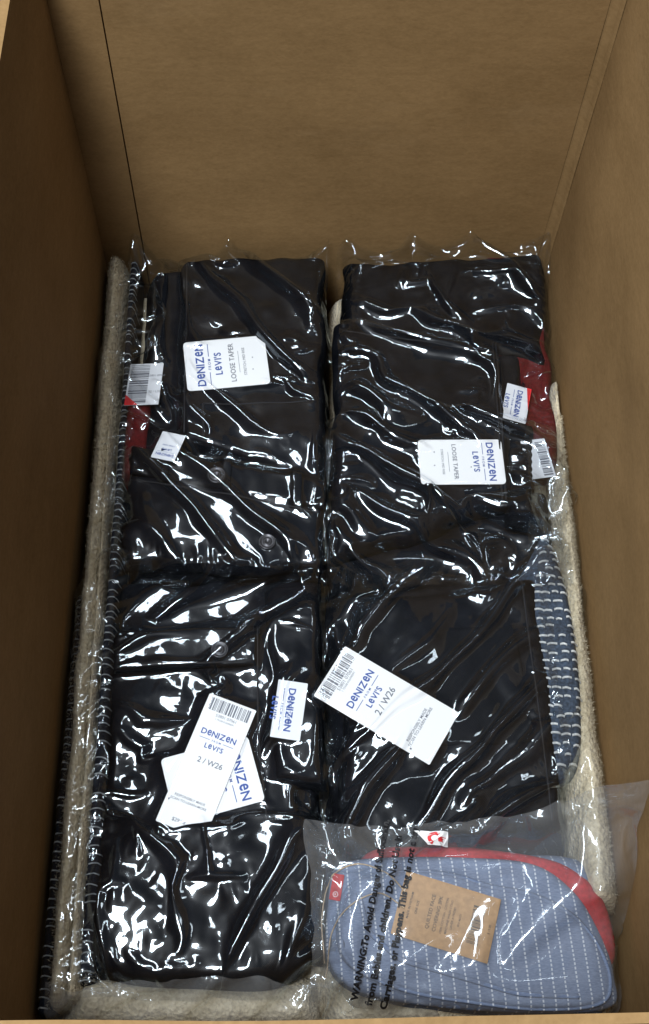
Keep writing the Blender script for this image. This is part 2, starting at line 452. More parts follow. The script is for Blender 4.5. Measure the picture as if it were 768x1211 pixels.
# ------------------------------------------------------------------ film: a small cloth solver
ZOFF = 0.0007
def blur2(a, k=1):
    for _ in range(k):
        b = np.pad(a, 1, mode='edge')
        a = (b[:-2, 1:-1]+b[2:, 1:-1]+b[1:-1, :-2]+b[1:-1, 2:]+4*b[1:-1, 1:-1])/8
    return a
def resample(P, n, m):
    """smooth (Catmull-Rom) resampling of a grid to n x m points"""
    def ax(A, k):
        L = A.shape[0]; u = np.linspace(0, L-1, k); i = np.clip(u.astype(int), 0, L-2); f = (u-i)[:, None, None]
        g = lambda d: A[np.clip(i+d, 0, L-1)]
        p0, p1, p2, p3 = g(-1), g(0), g(1), g(2)
        return 0.5*(2*p1+(p2-p0)*f+(2*p0-5*p1+4*p2-p3)*f*f+(3*p1-p0-3*p2+p3)*f**3)
    A = ax(P, n); return ax(A.transpose(1, 0, 2), m).transpose(1, 0, 2)
def film(name, q, mat, label, group, seed=1, h=0.0021, slack=0.10, iters=(280, 22), cz=None, crump=0.006, dirn=30, tent=3, gravity=0.00002, coarse=0.0046, shear=0.05, patch=5, fine=1.9, aniso=(1, 1), ew=0.016):
    q = [np.array(c[:2], float) for c in q]
    lw = (np.linalg.norm(q[1]-q[0])+np.linalg.norm(q[2]-q[3]))/2; lh = (np.linalg.norm(q[3]-q[0])+np.linalg.norm(q[2]-q[1]))/2
    P = None
    for level, (hh, its) in enumerate(((coarse, iters[0]), (h, iters[1]))):
        n = int(lw/hh)+1; m = int(lh/hh)+1
        S, T = np.meshgrid(np.linspace(0, 1, n), np.linspace(0, 1, m), indexing='ij')
        wS = (fbm(S*lw, T*lh, 16, seed+8, 2)-0.5)*np.clip(4*S*(1-S), 0, 1)*0.030/lw; wT = (fbm(S*lw, T*lh, 16, seed+9, 2)-0.5)*np.clip(4*T*(1-T), 0, 1)*0.030/lh
        S = S+wS; T = T+wT
        X, Y = bil(q, S, T)
        e = np.clip(1-np.minimum(np.minimum(S, 1-S)*lw, np.minimum(T, 1-T)*lh)/0.03, 0, 1)
        X, Y = X+e*(fbm(X, Y, 22, seed, 3)-0.5)*ew, Y+e*(fbm(X, Y, 22, seed+3, 3)-0.5)*ew
        X = np.clip(X, -0.2155, 0.2815); Y = np.clip(Y, 0.047, 0.8505)
        Gz = g_get(X, Y)+ZOFF; z = Gz.copy()
        for _ in range(int(tent*0.007/hh*(0.007/hh))+1): z = np.maximum(blur2(z, 1), Gz)
        if cz is not None:
            for (ss, tt, hz, rr) in cz:
                d = np.sqrt(((S-ss)*lw)**2+((T-tt)*lh)**2); z = np.where(d < rr, np.maximum(z, z+(hz-z)*np.clip(1-d/rr, 0, 1)**1.1), z)
        B = np.stack([X, Y, z], -1)
        a = R(dirn); Xr = X*math.cos(a)+Y*math.sin(a); Yr = -X*math.sin(a)+Y*math.cos(a)
        k1 = aniso[0]*np.clip(vnoise(X, Y, patch, seed+1)*1.8-0.05, 0.25, 1.6); k2 = aniso[1]*np.clip(vnoise(X, Y, patch, seed+2)*1.8-0.05, 0.25, 1.6)
        for (tx, ty, tr) in TAGS:
            ms = 1-0.88*np.exp(-(((X-tx)**2+(Y-ty)**2)/tr**2)**2); k1 = k1*ms; k2 = k2*ms
        su = slack*k1; sv = slack*k2; sd = (su+sv)/2
        def rl(a_, b_, k): return np.linalg.norm(a_-b_, axis=-1)*(1+k)
        ru = rl(B[1:], B[:-1], su[1:]); rv = rl(B[:, 1:], B[:, :-1], sv[:, 1:])
        sh = (shear*np.clip((vnoise(X, Y, 6, seed+4)-0.22)*3, -1, 1))[1:, 1:]
        rd = rl(B[1:, 1:], B[:-1, :-1], sd[1:, 1:]+sh); rd2 = rl(B[1:, :-1], B[:-1, 1:], sd[1:, 1:]-sh)
        if P is None:
            P = B.copy()
            wx = Xr+0.02*fbm(X, Y, 12, seed+4, 2); wy = Yr+0.02*fbm(X, Y, 12, seed+6, 2)
            nz = (1-np.abs(2*vnoise(wx*0.3, wy, 50, seed+5)-1)) + 0.8*fbm(wx*0.6, wy, 40, seed+7, 2)
            P[..., 2] += crump*nz*np.clip(sd/slack, 0.05, 1.3)
        else:
            P = resample(P, n, m)
            P[..., 2] += 0.0008*fine*(fbm(Xr*0.45, Yr, 130, seed+3, 2))*np.clip(sd/slack, 0, 1.5)
        pin = np.zeros((n, m), bool); pin[0] = pin[-1] = True; pin[:, 0] = pin[:, -1] = True
        P0 = B.copy(); P0[..., 2] += 0.0005
        if level == 0: P[pin] = P0[pin]
        if cz is not None:
            for (ss, tt, hz, rr) in cz:
                i, j = int(ss*(n-1)), int(tt*(m-1)); pin[i, j] = True; P[i, j, 2] = hz
        Q = P.copy(); wt = np.where(pin, 0.0, 1.0)[..., None]
        bend = 0.016 if level == 0 else 0.004
        gr = gravity if level == 0 else gravity*0.15
        def con(A, Bq, wa, wb, L):
            d = Bq-A; l = np.sqrt((d*d).sum(-1))+1e-9
            k = ((l-L)/l/np.maximum((wa+wb)[..., 0], 1e-6))[..., None]*d
            A += k*wa*0.95; Bq -= k*wb*0.95
        for it in range(its):
            v = (P-Q)*0.88; Q = P.copy(); P = P+v*wt
            P[..., 2] -= gr*wt[..., 0]
            L = np.zeros_like(P); L[1:-1, 1:-1] = (P[2:, 1:-1]+P[:-2, 1:-1]+P[1:-1, 2:]+P[1:-1, :-2])/4-P[1:-1, 1:-1]
            LL = np.zeros_like(P); LL[1:-1, 1:-1] = (L[2:, 1:-1]+L[:-2, 1:-1]+L[1:-1, 2:]+L[1:-1, :-2])/4-L[1:-1, 1:-1]
            P -= bend*4*LL*wt
            for s0 in (0, 1):
                con(P[s0:-1:2], P[s0+1::2], wt[s0:-1:2], wt[s0+1::2], ru[s0::2])
                con(P[:, s0:-1:2], P[:, s0+1::2], wt[:, s0:-1:2], wt[:, s0+1::2], rv[:, s0::2])
            if level == 0 or it % 2 == 0:
                for s0 in (0, 1):
                    con(P[s0:-1:2, :-1], P[s0+1::2, 1:], wt[s0:-1:2, :-1], wt[s0+1::2, 1:], rd[s0::2])
                    con(P[s0:-1:2, 1:], P[s0+1::2, :-1], wt[s0:-1:2, 1:], wt[s0+1::2, :-1], rd2[s0::2])
            P[..., 0] = np.clip(P[..., 0], -0.2155, 0.2815); P[..., 1] = np.clip(P[..., 1], 0.047, 0.8505)
            gz = g_get(P[..., 0], P[..., 1])+ZOFF
            hit = (P[..., 2] < gz) & ~pin
            P[..., 2] = np.where(hit, gz, P[..., 2])
            Q[hit] = Q[hit]*0.3+P[hit]*0.7
    me = mesh_np(name, P.reshape(-1, 3), grid_faces(n, m))
    o = link(name, me, mat); tag(o, label, 'plastic bag', group)
    sub = o.modifiers.new('smooth', 'SUBSURF'); sub.levels = 1; sub.render_levels = 1
    if me.polygons[len(me.polygons)//2].normal.z < 0: me.flip_normals()
    D = resample(P, n*3, m*3)
    g_add(D[..., 0], D[..., 1], D[..., 2])      # later things lie on top of this film
    print('film', label, n, m, 'height above goods mm', np.percentile((P[..., 2]-z), [5, 50, 90, 99])*1000)
    return o

# ================================================================== the setting
def box_mesh(name, x0, x1, y0, y1, z0, z1, mat, parent, bulge=None, nx=2, ny=2, nz=2):
    bm = bmesh.new(); bmesh.ops.create_cube(bm, size=1)
    for v in bm.verts: v.co = Vector((x0+(v.co.x+.5)*(x1-x0), y0+(v.co.y+.5)*(y1-y0), z0+(v.co.z+.5)*(z1-z0)))
    if bulge:
        bmesh.ops.subdivide_edges(bm, edges=bm.edges, cuts=24, use_grid_fill=True)
        for v in bm.verts: v.co += Vector(bulge(v.co))
    me = bpy.data.meshes.new(name); bm.to_mesh(me); bm.free()
    o = link(name, me, mat, parent, smooth=bool(bulge))
    if bulge: me.set_sharp_from_angle(angle=R(35))
    return o

fl = box_mesh('floor', -3, 3, -2, 3, -0.22, -0.172, M_FLOOR, None); fl['kind'] = 'structure'

XL, XR, YF, YB, ZB, ZT = -0.217, 0.283, 0.0415, 0.853, -0.165, 0.40
box = empty('cardboard_box', (0.033, 0.45, ZB), 'tall open brown corrugated cardboard box holding all the packed clothing', 'box')
TH = 0.005
def n1(a, b, s, k): return float(vnoise(np.array([a]), np.array([b]), s, k)[0])-0.5
box_mesh('bottom_panel', XL-TH, XR+TH, YF-TH, YB+0.012, ZB-TH, ZB, M_CARD, box)
box_mesh('left_wall', XL-TH, XL, YF-TH, YB+0.010, ZB, ZT, M_CARD, box, lambda c: (-0.008*max(0, c.z)*math.sin((c.y-YF)/0.81*math.pi)/0.4+(0.007*n1(c.y, c.z, 5, 2)+0.003*n1(c.y, c.z, 16, 7))*max(0, min(1, (c.z+.02)*6)), 0, 0))
box_mesh('right_wall', XR, XR+TH, YF-TH, YB-0.013, ZB, ZT+0.03, M_CARD, box, lambda c: (0.010*max(0, c.z)*math.sin((c.y-YF)/0.81*math.pi)/0.4+(0.009*n1(c.y, c.z, 6, 3)+0.003*n1(c.y, c.z, 17, 6))*max(0, min(1, (c.z+.02)*6, (YB-0.013-c.y)*12)), 0, 0))
box_mesh('front_wall', XL, XR, YF-TH, YF, ZB, ZT-0.010, M_CARD, box, lambda c: (0, (-0.006*(XR-c.x)/0.5+0.004*n1(c.x, 0.3, 9, 1))*max(0, c.z+0.1)/0.5, 0.003*n1(c.x, 0.7, 14, 2)*(c.z > 0.3)))
box_mesh('slit_backing', XL, XR, YB+0.0095, YB+0.0135, ZB, ZT+0.02, M_CARD, box)  # backing panel added to stop light leaking through the back slit
# back: a narrow strip of the joint, then a panel standing proud with a slit between, then a creased corner strip
box_mesh('joint_strip', XL, -0.1722, YB+0.004, YB+0.009, ZB, ZT+0.02, M_CARD, box)
box_mesh('back_wall', -0.1700, 0.2735, YB, YB+0.005, ZB, ZT+0.02, M_CARD, box, lambda c: (0.0, (0.006*n1(c.x, c.z, 6, 4)+0.002*n1(c.x, c.z, 18, 5)+0.002)*max(0, min(1, (0.2735-c.x)*20, (c.x+.17)*20)), 0))
def corner_strip():
    prof = [(0.2737, YB+0.003), (0.2745, YB-0.0010), (0.2760, YB-0.0030), (0.2790, YB-0.0050), (0.2805, YB-0.0080), (0.2812, YB-0.0110), (0.2830, YB-0.0130)]
    V = []; F = []; k = len(prof); lv = 16
    for i in range(lv+1):
        z = ZB+(ZT+0.02-ZB)*i/lv
        for (x, y) in prof: V.append((x+0.0012*n1(z, x, 20, 5), y+0.0016*n1(z, x, 22, 6), z))
    o2 = len(V)
    for i in range(lv+1):
        z = ZB+(ZT+0.02-ZB)*i/lv
        for (x, y) in prof: V.append((x+0.003, y+0.006, z))
    for i in range(lv):
        for j in range(k-1):
            a = i*k+j; F.append([a, a+1, a+k+1, a+k]); b = o2+a; F.append([b, b+k, b+k+1, b+1])
    F.append([lv*k+j for j in range(k)]+[o2+lv*k+j for j in range(k)][::-1])
    me = mesh_np('creased_corner', V, F)
    return link('creased_corner', me, M_CARD, box, smooth=True)
corner_strip()
def flap(name, a, b, out, drop, rise=0.010):
    # a flap folded outward from the rim a-b
    a = Vector(a); b = Vector(b); o_ = Vector(out); V = []; F = []
    n = 8
    for i in range(n+1):
        t = i/n; d = o_*t+Vector((0, 0, rise*math.sin(min(1, t*4)*math.pi/2)-drop*(t*t if rise else t**1.2)))
        for p in (a, b):
            V.append(p+d); V.append(p+d+Vector((0, 0, -TH)))
    for i in range(n):
        o = i*4; F += [[o, o+2, o+6, o+4], [o+1, o+5, o+7, o+3], [o, o+4, o+5, o+1], [o+2, o+3, o+7, o+6]]
    F += [[0, 1, 3, 2], [n*4, n*4+2, n*4+3, n*4+1]]
    me = mesh_np(name, [tuple(v) for v in V], F)
    bm = bmesh.new(); bm.from_mesh(me); bmesh.ops.recalc_face_normals(bm, faces=bm.faces); bm.to_mesh(me); bm.free()
    return link(name, me, M_CARD, box, smooth=False)
flap('flap', (XL-0.002, YF, ZT+0.001), (XL-0.002, YB, ZT+0.001), (-0.24, 0, 0), 0.03)
flap('flap', (XR+0.014, YF, ZT+0.030), (XR+0.014, YB-0.013, ZT+0.030), (0.24, 0, 0), 0.03)
flap('flap', (XL, YF-0.0125, ZT-0.014), (XR, YF-0.0055, ZT-0.013), (0, -0.022, 0), 0.26, 0.0)

# ================================================================== fleece blankets under and beside the jeans
def blanket(label, name='fleece_blanket'):
    return empty(name, (0, 0.45, ZB), label, 'blanket', 'cream fleece blankets under the jeans')
def ticks(name, path, width, z, step, parent, rad=0.0007, seed=3, mat=None):
    """white yarn bars across a woven strip; path gives (x, y, half width)"""
    rs = random.Random(seed); V = []; F = []
    y0, y1 = path[0][1], path[-1][1]; k = int(abs(y1-y0)/step)
    ys = [p[1] for p in path]
    for i in range(k+1):
        y = y0+(y1-y0)*i/k
        xs = np.interp(y, ys if ys[0] < ys[-1] else ys[::-1], [p[0] for p in path] if ys[0] < ys[-1] else [p[0] for p in path][::-1])
        wd = np.interp(y, ys if ys[0] < ys[-1] else ys[::-1], [p[2] for p in path] if ys[0] < ys[-1] else [p[2] for p in path][::-1])
        cols = max(1, int(round(wd*2/width)))
        for c in range(cols):
            xc = xs-wd+wd*2*(c+0.5)/cols; hw = min(width, wd*2/cols)*0.42
            if rs.random() < 0.05: continue
            hw *= rs.uniform(0.7, 1.15); xc += rs.uniform(-.0012, .0012)
            yy = y+rs.uniform(-.0013, .0013)+(step/2 if (c % 2 and not mat) else 0); sl = rs.uniform(-.09, .09)
            pts = []
            for t in np.linspace(-1, 1, 6):
                px_ = xc+hw*t; py_ = yy+0.0012*(1-t*t)*0.8+sl*hw*t+rs.uniform(-.0002, .0002)
                pts.append((px_, py_, float(g_get(np.array([px_]), np.array([py_]))[0])+z))
            me_off = len(V)
            for p in pts:
                for an in range(5):
                    V.append((p[0], p[1]+rad*math.cos(an*1.2566), p[2]+rad*math.sin(an*1.2566)))
            for a in range(5):
                for b in range(5):
                    c2 = (b+1) % 5; F.append([me_off+a*5+b, me_off+a*5+c2, me_off+(a+1)*5+c2, me_off+(a+1)*5+b])
    me = mesh_np(name, V, F)
    bm = bmesh.new(); bm.from_mesh(me); bmesh.ops.recalc_face_normals(bm, faces=bm.faces); bm.to_mesh(me); bm.free()
    o = link(name, me, mat or M_WHITETH, parent); o['kind'] = 'stuff'
    return o

def fibres(parent, quads, count, seed, length=0.0024):
    """short fleece hairs standing off the surface"""
    rs = np.random.RandomState(seed); V = []; F = []
    for q in quads:
        k = count//len(quads); X, Y = bil(q, rs.rand(k), rs.rand(k)); Z = g_get(X, Y)-0.0006
        d = rs.normal(size=(k, 3)); d[:, 2] = np.abs(d[:, 2])+0.3; d /= np.linalg.norm(d, axis=1)[:, None]
        sd = np.cross(d, rs.normal(size=(k, 3))); sd /= np.linalg.norm(sd, axis=1)[:, None]
        L = length*rs.uniform(0.5, 1.3, (k, 1)); P = np.stack([X, Y, Z], -1)
        mid = P+d*L*0.55+rs.normal(size=(k, 3))*0.0004; tip = P+d*L+rs.normal(size=(k, 3))*0.0009
        o = len(V)*0+sum(len(v) for v in V)
        A = np.stack([P-sd*0.00016, P+sd*0.00016, mid+sd*0.00013, mid-sd*0.00013, tip], 1)
        V.append(A.reshape(-1, 3)); b = o+np.arange(k)*5
        F += np.stack([b, b+1, b+2, b+3], -1).tolist()+np.stack([b+3, b+2, b+4], -1).tolist()
    o = link('fleece_pile', mesh_np('fleece_pile', np.concatenate(V), F), M_FLEECE, parent); o['kind'] = 'stuff'
bl = blanket('cream fleece blanket with navy stitched edges folded along the shaded left wall')
slab('folded_layer', [(-0.205, 0.845), (0.030, 0.845), (0.030, 0.052), (-0.205, 0.052)], ZB+0.001, 0.05, M_FLEECE, bl, 0.02, 0.002, 2)
slab('folded_layer', [(-0.200, 0.842), (0.032, 0.842), (0.032, 0.052), (-0.205, 0.052)], ZB+0.052, 0.052, M_FLEECE, bl, 0.02, 0.002, 3)
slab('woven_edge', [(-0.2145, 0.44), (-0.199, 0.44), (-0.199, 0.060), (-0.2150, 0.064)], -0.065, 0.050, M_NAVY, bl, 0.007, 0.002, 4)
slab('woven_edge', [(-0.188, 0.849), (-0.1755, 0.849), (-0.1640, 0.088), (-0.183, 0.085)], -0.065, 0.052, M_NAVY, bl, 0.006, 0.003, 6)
slab('fleece_roll', [(-0.2140, 0.850), (-0.187, 0.850), (-0.186, 0.072), (-0.2055, 0.068)], -0.065, 0.061, M_FLEECE, bl, 0.012, 0.004, 7, wob=0.004)
slab('fleece_roll', [(-0.1950, 0.62), (-0.188, 0.62), (-0.176, 0.075), (-0.190, 0.072)], -0.065, 0.059, M_FLEECE, bl, 0.008, 0.004, 9, wob=0.004)
slab('front_fold', [(-0.185, 0.100), (0.018, 0.100), (0.022, 0.055), (-0.195, 0.055)], -0.075, 0.050, M_FLEECE, bl, 0.018, 0.006, 10, wob=0.004)
fibres(bl, [[(-0.2135, 0.849), (-0.188, 0.849), (-0.181, 0.50), (-0.2125, 0.50)], [(-0.2125, 0.51), (-0.184, 0.51), (-0.177, 0.073), (-0.2040, 0.069)], [(-0.184, 0.099), (0.017, 0.099), (0.021, 0.056), (-0.194, 0.056)]], 21000, 5)
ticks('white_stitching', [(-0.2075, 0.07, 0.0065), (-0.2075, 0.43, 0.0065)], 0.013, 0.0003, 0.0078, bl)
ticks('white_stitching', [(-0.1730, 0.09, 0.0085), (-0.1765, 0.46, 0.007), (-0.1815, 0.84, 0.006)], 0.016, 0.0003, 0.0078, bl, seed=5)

br = blanket('cream fleece blanket with blue and white woven side beside the right wall')
slab('folded_layer', [(0.036, 0.845), (0.276, 0.832), (0.278, 0.052), (0.034, 0.052)], ZB+0.001, 0.05, M_FLEECE, br, 0.02, 0.002, 12)
slab('folded_layer', [(0.038, 0.843), (0.276, 0.832), (0.278, 0.052), (0.034, 0.052)], ZB+0.052, 0.052, M_FLEECE, br, 0.02, 0.002, 13)
slab('fleece_roll', [(0.271, 0.690), (0.2795, 0.690), (0.2812, 0.150), (0.240, 0.150)], -0.065, 0.055, M_FLEECE, br, 0.014, 0.004, 15, wob=0.003)
fibres(br, [[(0.268, 0.64), (0.2790, 0.64), (0.2800, 0.46), (0.252, 0.46)], [(0.252, 0.470), (0.279, 0.470), (0.2807, 0.151), (0.241, 0.151)]], 15000, 6)
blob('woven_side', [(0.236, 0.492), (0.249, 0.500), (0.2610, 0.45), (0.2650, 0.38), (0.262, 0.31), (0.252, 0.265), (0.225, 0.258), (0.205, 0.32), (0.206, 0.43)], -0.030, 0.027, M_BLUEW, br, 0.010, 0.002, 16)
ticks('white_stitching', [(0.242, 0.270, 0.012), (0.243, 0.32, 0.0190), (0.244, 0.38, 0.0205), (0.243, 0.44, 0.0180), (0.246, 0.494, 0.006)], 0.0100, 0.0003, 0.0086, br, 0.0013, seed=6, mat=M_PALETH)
slab('front_fold', [(0.022, 0.110), (0.270, 0.100), (0.272, 0.052), (0.025, 0.055)], -0.090, 0.045, M_FLEECE, br, 0.018, 0.005, 17)

# ================================================================== red garments whose edges peek out
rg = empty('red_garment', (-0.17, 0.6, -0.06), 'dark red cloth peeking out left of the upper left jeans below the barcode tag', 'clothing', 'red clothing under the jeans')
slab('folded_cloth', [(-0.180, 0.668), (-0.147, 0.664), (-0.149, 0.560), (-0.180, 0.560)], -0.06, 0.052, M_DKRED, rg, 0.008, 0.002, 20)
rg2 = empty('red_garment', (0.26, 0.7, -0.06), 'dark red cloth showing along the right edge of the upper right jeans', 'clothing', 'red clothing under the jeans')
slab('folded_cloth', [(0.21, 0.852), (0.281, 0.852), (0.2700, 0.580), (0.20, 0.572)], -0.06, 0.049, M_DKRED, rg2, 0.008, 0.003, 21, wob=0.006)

# ================================================================== jeans
def jeans(label, loc):
    return empty('folded_jeans', loc, label, 'jeans', 'folded black jeans in clear bags')
def seam(parent, pts, w_=0.0011, lift=0.0004, name='seam'):
    P = []
    for (a, b) in zip(pts[:-1], pts[1:]):
        for t in np.linspace(0, 1, 22)[:-1]: P.append((a[0]+(b[0]-a[0])*t, a[1]+(b[1]-a[1])*t))
    P.append(pts[-1]); A = np.array(P)
    z = g_get(A[:, 0], A[:, 1])
    return link(name, tube_mesh(name, [(x, y, k+lift) for (x, y), k in zip(P, z)], w_, 6, False, 0.7), M_THREAD, parent)
def button(parent, x, y, rad=0.009):
    z = float(g_get(np.array([x]), np.array([y]))[0])
    prof = [(0, .0022), (.22, .0022), (.30, .0030), (.42, .0030), (.50, .0020), (.74, .0020), (.84, .0032), (.95, .0028), (1, .001), (1, -.002)]
    V = []; F = []; n = 28
    for (r_, h_) in prof:
        for k in range(n): V.append((x+rad*max(r_, .001)*math.cos(2*math.pi*k/n), y+rad*max(r_, .001)*math.sin(2*math.pi*k/n), z+h_))
    for i in range(len(prof)-1):
        for k in range(n):
            l = (k+1) % n; F.append([i*n+k, (i+1)*n+k, (i+1)*n+l, i*n+l])
    g_add(np.array([x]), np.array([y]), np.array([z+0.003]))
    return link('button', mesh_np('button', V, F), M_METAL, parent)

def brand_items(w_, top, size, small=True):
    a = brand_verts('DeNIZeN', size); wd = a[0][:, 0].max()-a[0][:, 0].min()
    it = [(a[0], a[1], 0, top)]
    y = top-size*0.55
    f = text_verts('FROM', size*0.34, 0.01, 1.5); it.append((f[0], f[1], 0, y-size*0.02))
    for sgn in (-1, 1):
        r = rect_verts(wd*0.30, size*0.06); it.append((r[0], r[1], sgn*wd*0.34, y+size*0.08))
    b = brand_verts("LeVI'S", size*0.84); it.append((b[0], b[1], 0, top-size*1.5))
    return it
def txt(body, size, x, y, bold=0.0, track=1.0):
    V, F = text_verts(body, size, bold, track); return (V, F, x, y)

def flasher(parent, centre, ang, w_=0.062, h_=0.086, fit='LOOSE TAPER', **kw):
    c = Card('pocket_tag', parent, centre, w_, h_, ang, M_TAG, 0.004, **kw)
    s = w_*0.195
    c.printing('lettering', brand_items(w_, h_*0.5-w_*0.32, s), M_BLUEINK)
    c.printing('fit_lettering', [txt(fit, s*0.62, 0, -h_*0.10, 0.012, 1.05)]+[(*rect_verts(w_*0.44, 0.0004), 0, -h_*0.155)]+[txt('STRETCH, MID RISE', s*0.34, 0, -h_*0.235)], M_GREYINK)
    for (a_, b_) in ((0.006, h_*0.10), (0.004, -h_*0.33), (-0.011, -h_*0.32)): c.printing('mark', [(*rect_verts(0.0012, 0.0012), a_, b_)], M_GREYINK)
    return c
def price_tag(parent, centre, ang, w_, h_, seed, price, **kw):
    c = Card('price_tag', parent, centre, w_, h_, ang, M_TAG, 0.0012, **kw)
    c.barcode(-w_*0.42, w_*0.42, h_*0.5-h_*0.115, h_*0.5-h_*0.02, seed, M_GREYINK)
    c.printing('barcode_digits', [txt('53801 07061', w_*0.085, 0, h_*0.5-h_*0.15), txt('1 75338 016390591', w_*0.05, 0, h_*0.5-h_*0.175)], M_GREYINK)
    c.printing('lettering', brand_items(w_, h_*0.5-h_*0.30, w_*0.165), M_BLUEINK)
    c.printing('size_lettering', [txt('2 / W26', w_*0.155, 0.002, h_*0.5-h_*0.505, 0.012)], M_GREYINK)
    c.printing('small_print', [txt('RESPONSIBLY MADE', w_*0.070, -0.002, -h_*0.285, 0.01), txt('SCAN TO LEARN MORE', w_*0.070, -0.002, -h_*0.315, 0.01)], M_GREYINK)
    c.printing('mark', [(*rect_verts(0.0016, 0.0016), -w_*0.43, -h_*0.33)], M_GREYINK)
    if price: c.printing('price_lettering', [txt('$29.98', w_*0.10, -0.004, -h_*0.455, 0.012)], M_GREYINK)
    return c
def size_label(parent, centre, ang, w_, h_, **kw):
    c = Card('brand_label', parent, centre, w_, h_, ang, M_TAGLABEL, 0.0008, **kw)
    c.printing('lettering', brand_items(w_, h_*0.5-w_*0.30, w_*0.17)+[txt('LOOSE TAPER', w_*0.085, 0, -h_*0.05)], M_BLUEINK)
    return c

# ---- upper left
j1 = jeans('black jeans upper left with round button and slanted waistband under the left pocket tag', (-0.07, 0.65, -0.06))
slab('folded_layer', [(-0.170, 0.838), (0.030, 0.842), (0.030, 0.457), (-0.170, 0.457)], -0.062, 0.022, M_DENIM, j1, 0.010, 0.002, 30)
slab('folded_layer', [(-0.163, 0.834), (0.029, 0.838), (0.029, 0.459), (-0.160, 0.459)], -0.041, 0.028, M_DENIM, j1, 0.011, 0.003, 31)
slab('leg_panel', [(-0.127, 0.836), (0.030, 0.840), (0.029, 0.545), (-0.120, 0.600)], -0.015, 0.020, M_DENIM, j1, 0.009, 0.0030, 32)
slab('lower_panel', [(-0.168, 0.590), (0.029, 0.545), (0.029, 0.458), (-0.168, 0.458)], -0.015, 0.017, M_DENIM, j1, 0.009, 0.003, 33)
slab('waistband', [(-0.166, 0.592), (0.029, 0.552), (0.029, 0.520), (-0.166, 0.560)], 0.0005, 0.005, M_DENIM2, j1, 0.003, 0.0015, 34)
for t in (0.18, 0.50, 0.86):
    x = -0.166+0.195*t; y = 0.592-0.040*t
    slab('belt_loop', [(x-0.005, y+0.003), (x+0.005, y+0.001), (x+0.005, y-0.036), (x-0.005, y-0.034)], 0.004, 0.004, M_DENIM2, j1, 0.0015, 0.0003, 35)
seam(j1, [(-0.120, 0.833), (-0.113, 0.606)]); seam(j1, [(-0.166, 0.556), (0.029, 0.516)]); seam(j1, [(-0.095, 0.64), (0.02, 0.645)]); seam(j1, [(-0.093, 0.60), (-0.095, 0.64)])
button(j1, -0.0785, 0.5555, 0.0095); button(j1, -0.0275, 0.4845, 0.0085)
bt = Card('barcode_tag', j1, (-0.159, 0.673), 0.036, 0.056, R(-2), M_TAGLABEL, 0.0008, lift=0.002)
bt.barcode(-0.016, 0.004, -0.026, 0.026, 8, M_GREYINK, vertical=False)
bt.printing('small_print', [txt('53801 07061', 0.0035, 0.012, 0.01), txt('32 / L32', 0.004, 0.012, -0.012)], M_GREYINK)
V, F = np.array([(-0.018, -0.028, 0), (-0.004, -0.028, 0), (-0.018, -0.014, 0)]), [[0, 1, 2]]
link('red_corner', mesh_np('red_corner', bt.place(V, 0.0005), F), M_REDINK, bt.o, smooth=False)
flasher(j1, (-0.0725, 0.690), R(97), 0.062, 0.086)
size_label(j1, (-0.128, 0.589), R(163), 0.025, 0.034)

# ---- upper right
j2 = jeans('black jeans upper right with gathered elastic waist beside a red label', (0.14, 0.65, -0.06))
slab('folded_layer', [(0.054, 0.848), (0.270, 0.851), (0.240, 0.440), (0.030, 0.440)], -0.062, 0.026, M_DENIM, j2, 0.010, 0.002, 40)
slab('folded_layer', [(0.056, 0.847), (0.262, 0.850), (0.234, 0.444), (0.033, 0.444)], -0.038, 0.024, M_DENIM, j2, 0.009, 0.003, 41)
slab('leg_panel', [(0.058, 0.826), (0.279, 0.850), (0.266, 0.700), (0.050, 0.730)], -0.022, 0.022, M_DENIM, j2, 0.010, 0.004, 42)
slab('folded_layer', [(0.198, 0.566), (0.262, 0.560), (0.256, 0.444), (0.198, 0.444)], -0.060, 0.040, M_DENIM, j2, 0.010, 0.003, 47)
slab('leg_panel', [(0.041, 0.752), (0.2195, 0.722), (0.2140, 0.525), (0.032, 0.462)], -0.015, 0.019, M_DENIM, j2, 0.008, 0.0035, 43)
slab('folded_layer', [(0.204, 0.715), (0.2390, 0.712), (0.2370, 0.575), (0.204, 0.572)], -0.022, 0.017, M_DENIM, j2, 0.008, 0.003, 48)
slab('elastic_waist', [(0.218, 0.625), (0.246, 0.620), (0.232, 0.500), (0.206, 0.505)], -0.020, 0.024, M_DENIM2, j2, 0.006, 0.001, 44, rib=(0.0075, 0.0011, True), m=110)
seam(j2, [(0.2125, 0.720), (0.2070, 0.525)]); seam(j2, [(0.209, 0.72), (0.2035, 0.525)]); seam(j2, [(0.05, 0.735), (0.208, 0.707)])
flasher(j2, (0.1655, 0.5715), R(-88), 0.050, 0.085)
lb = size_label(j2, (0.2285, 0.6470), R(-104), 0.046, 0.026)
V, F = np.array([(-0.023, 0.013, 0), (0.006, 0.013, 0), (-0.023, 0.008, 0)]), [[0, 2, 1]]
link('red_corner', mesh_np('red_corner', lb.place(V, 0.0005), F), M_REDINK, lb.o, smooth=False)
bt = Card('barcode_tag', j2, (0.2440, 0.5790), 0.026, 0.042, R(12), M_TAGLABEL, 0.0008, lift=-0.002)
bt.barcode(0.001, 0.011, -0.019, 0.019, 9, M_GREYINK, vertical=False)

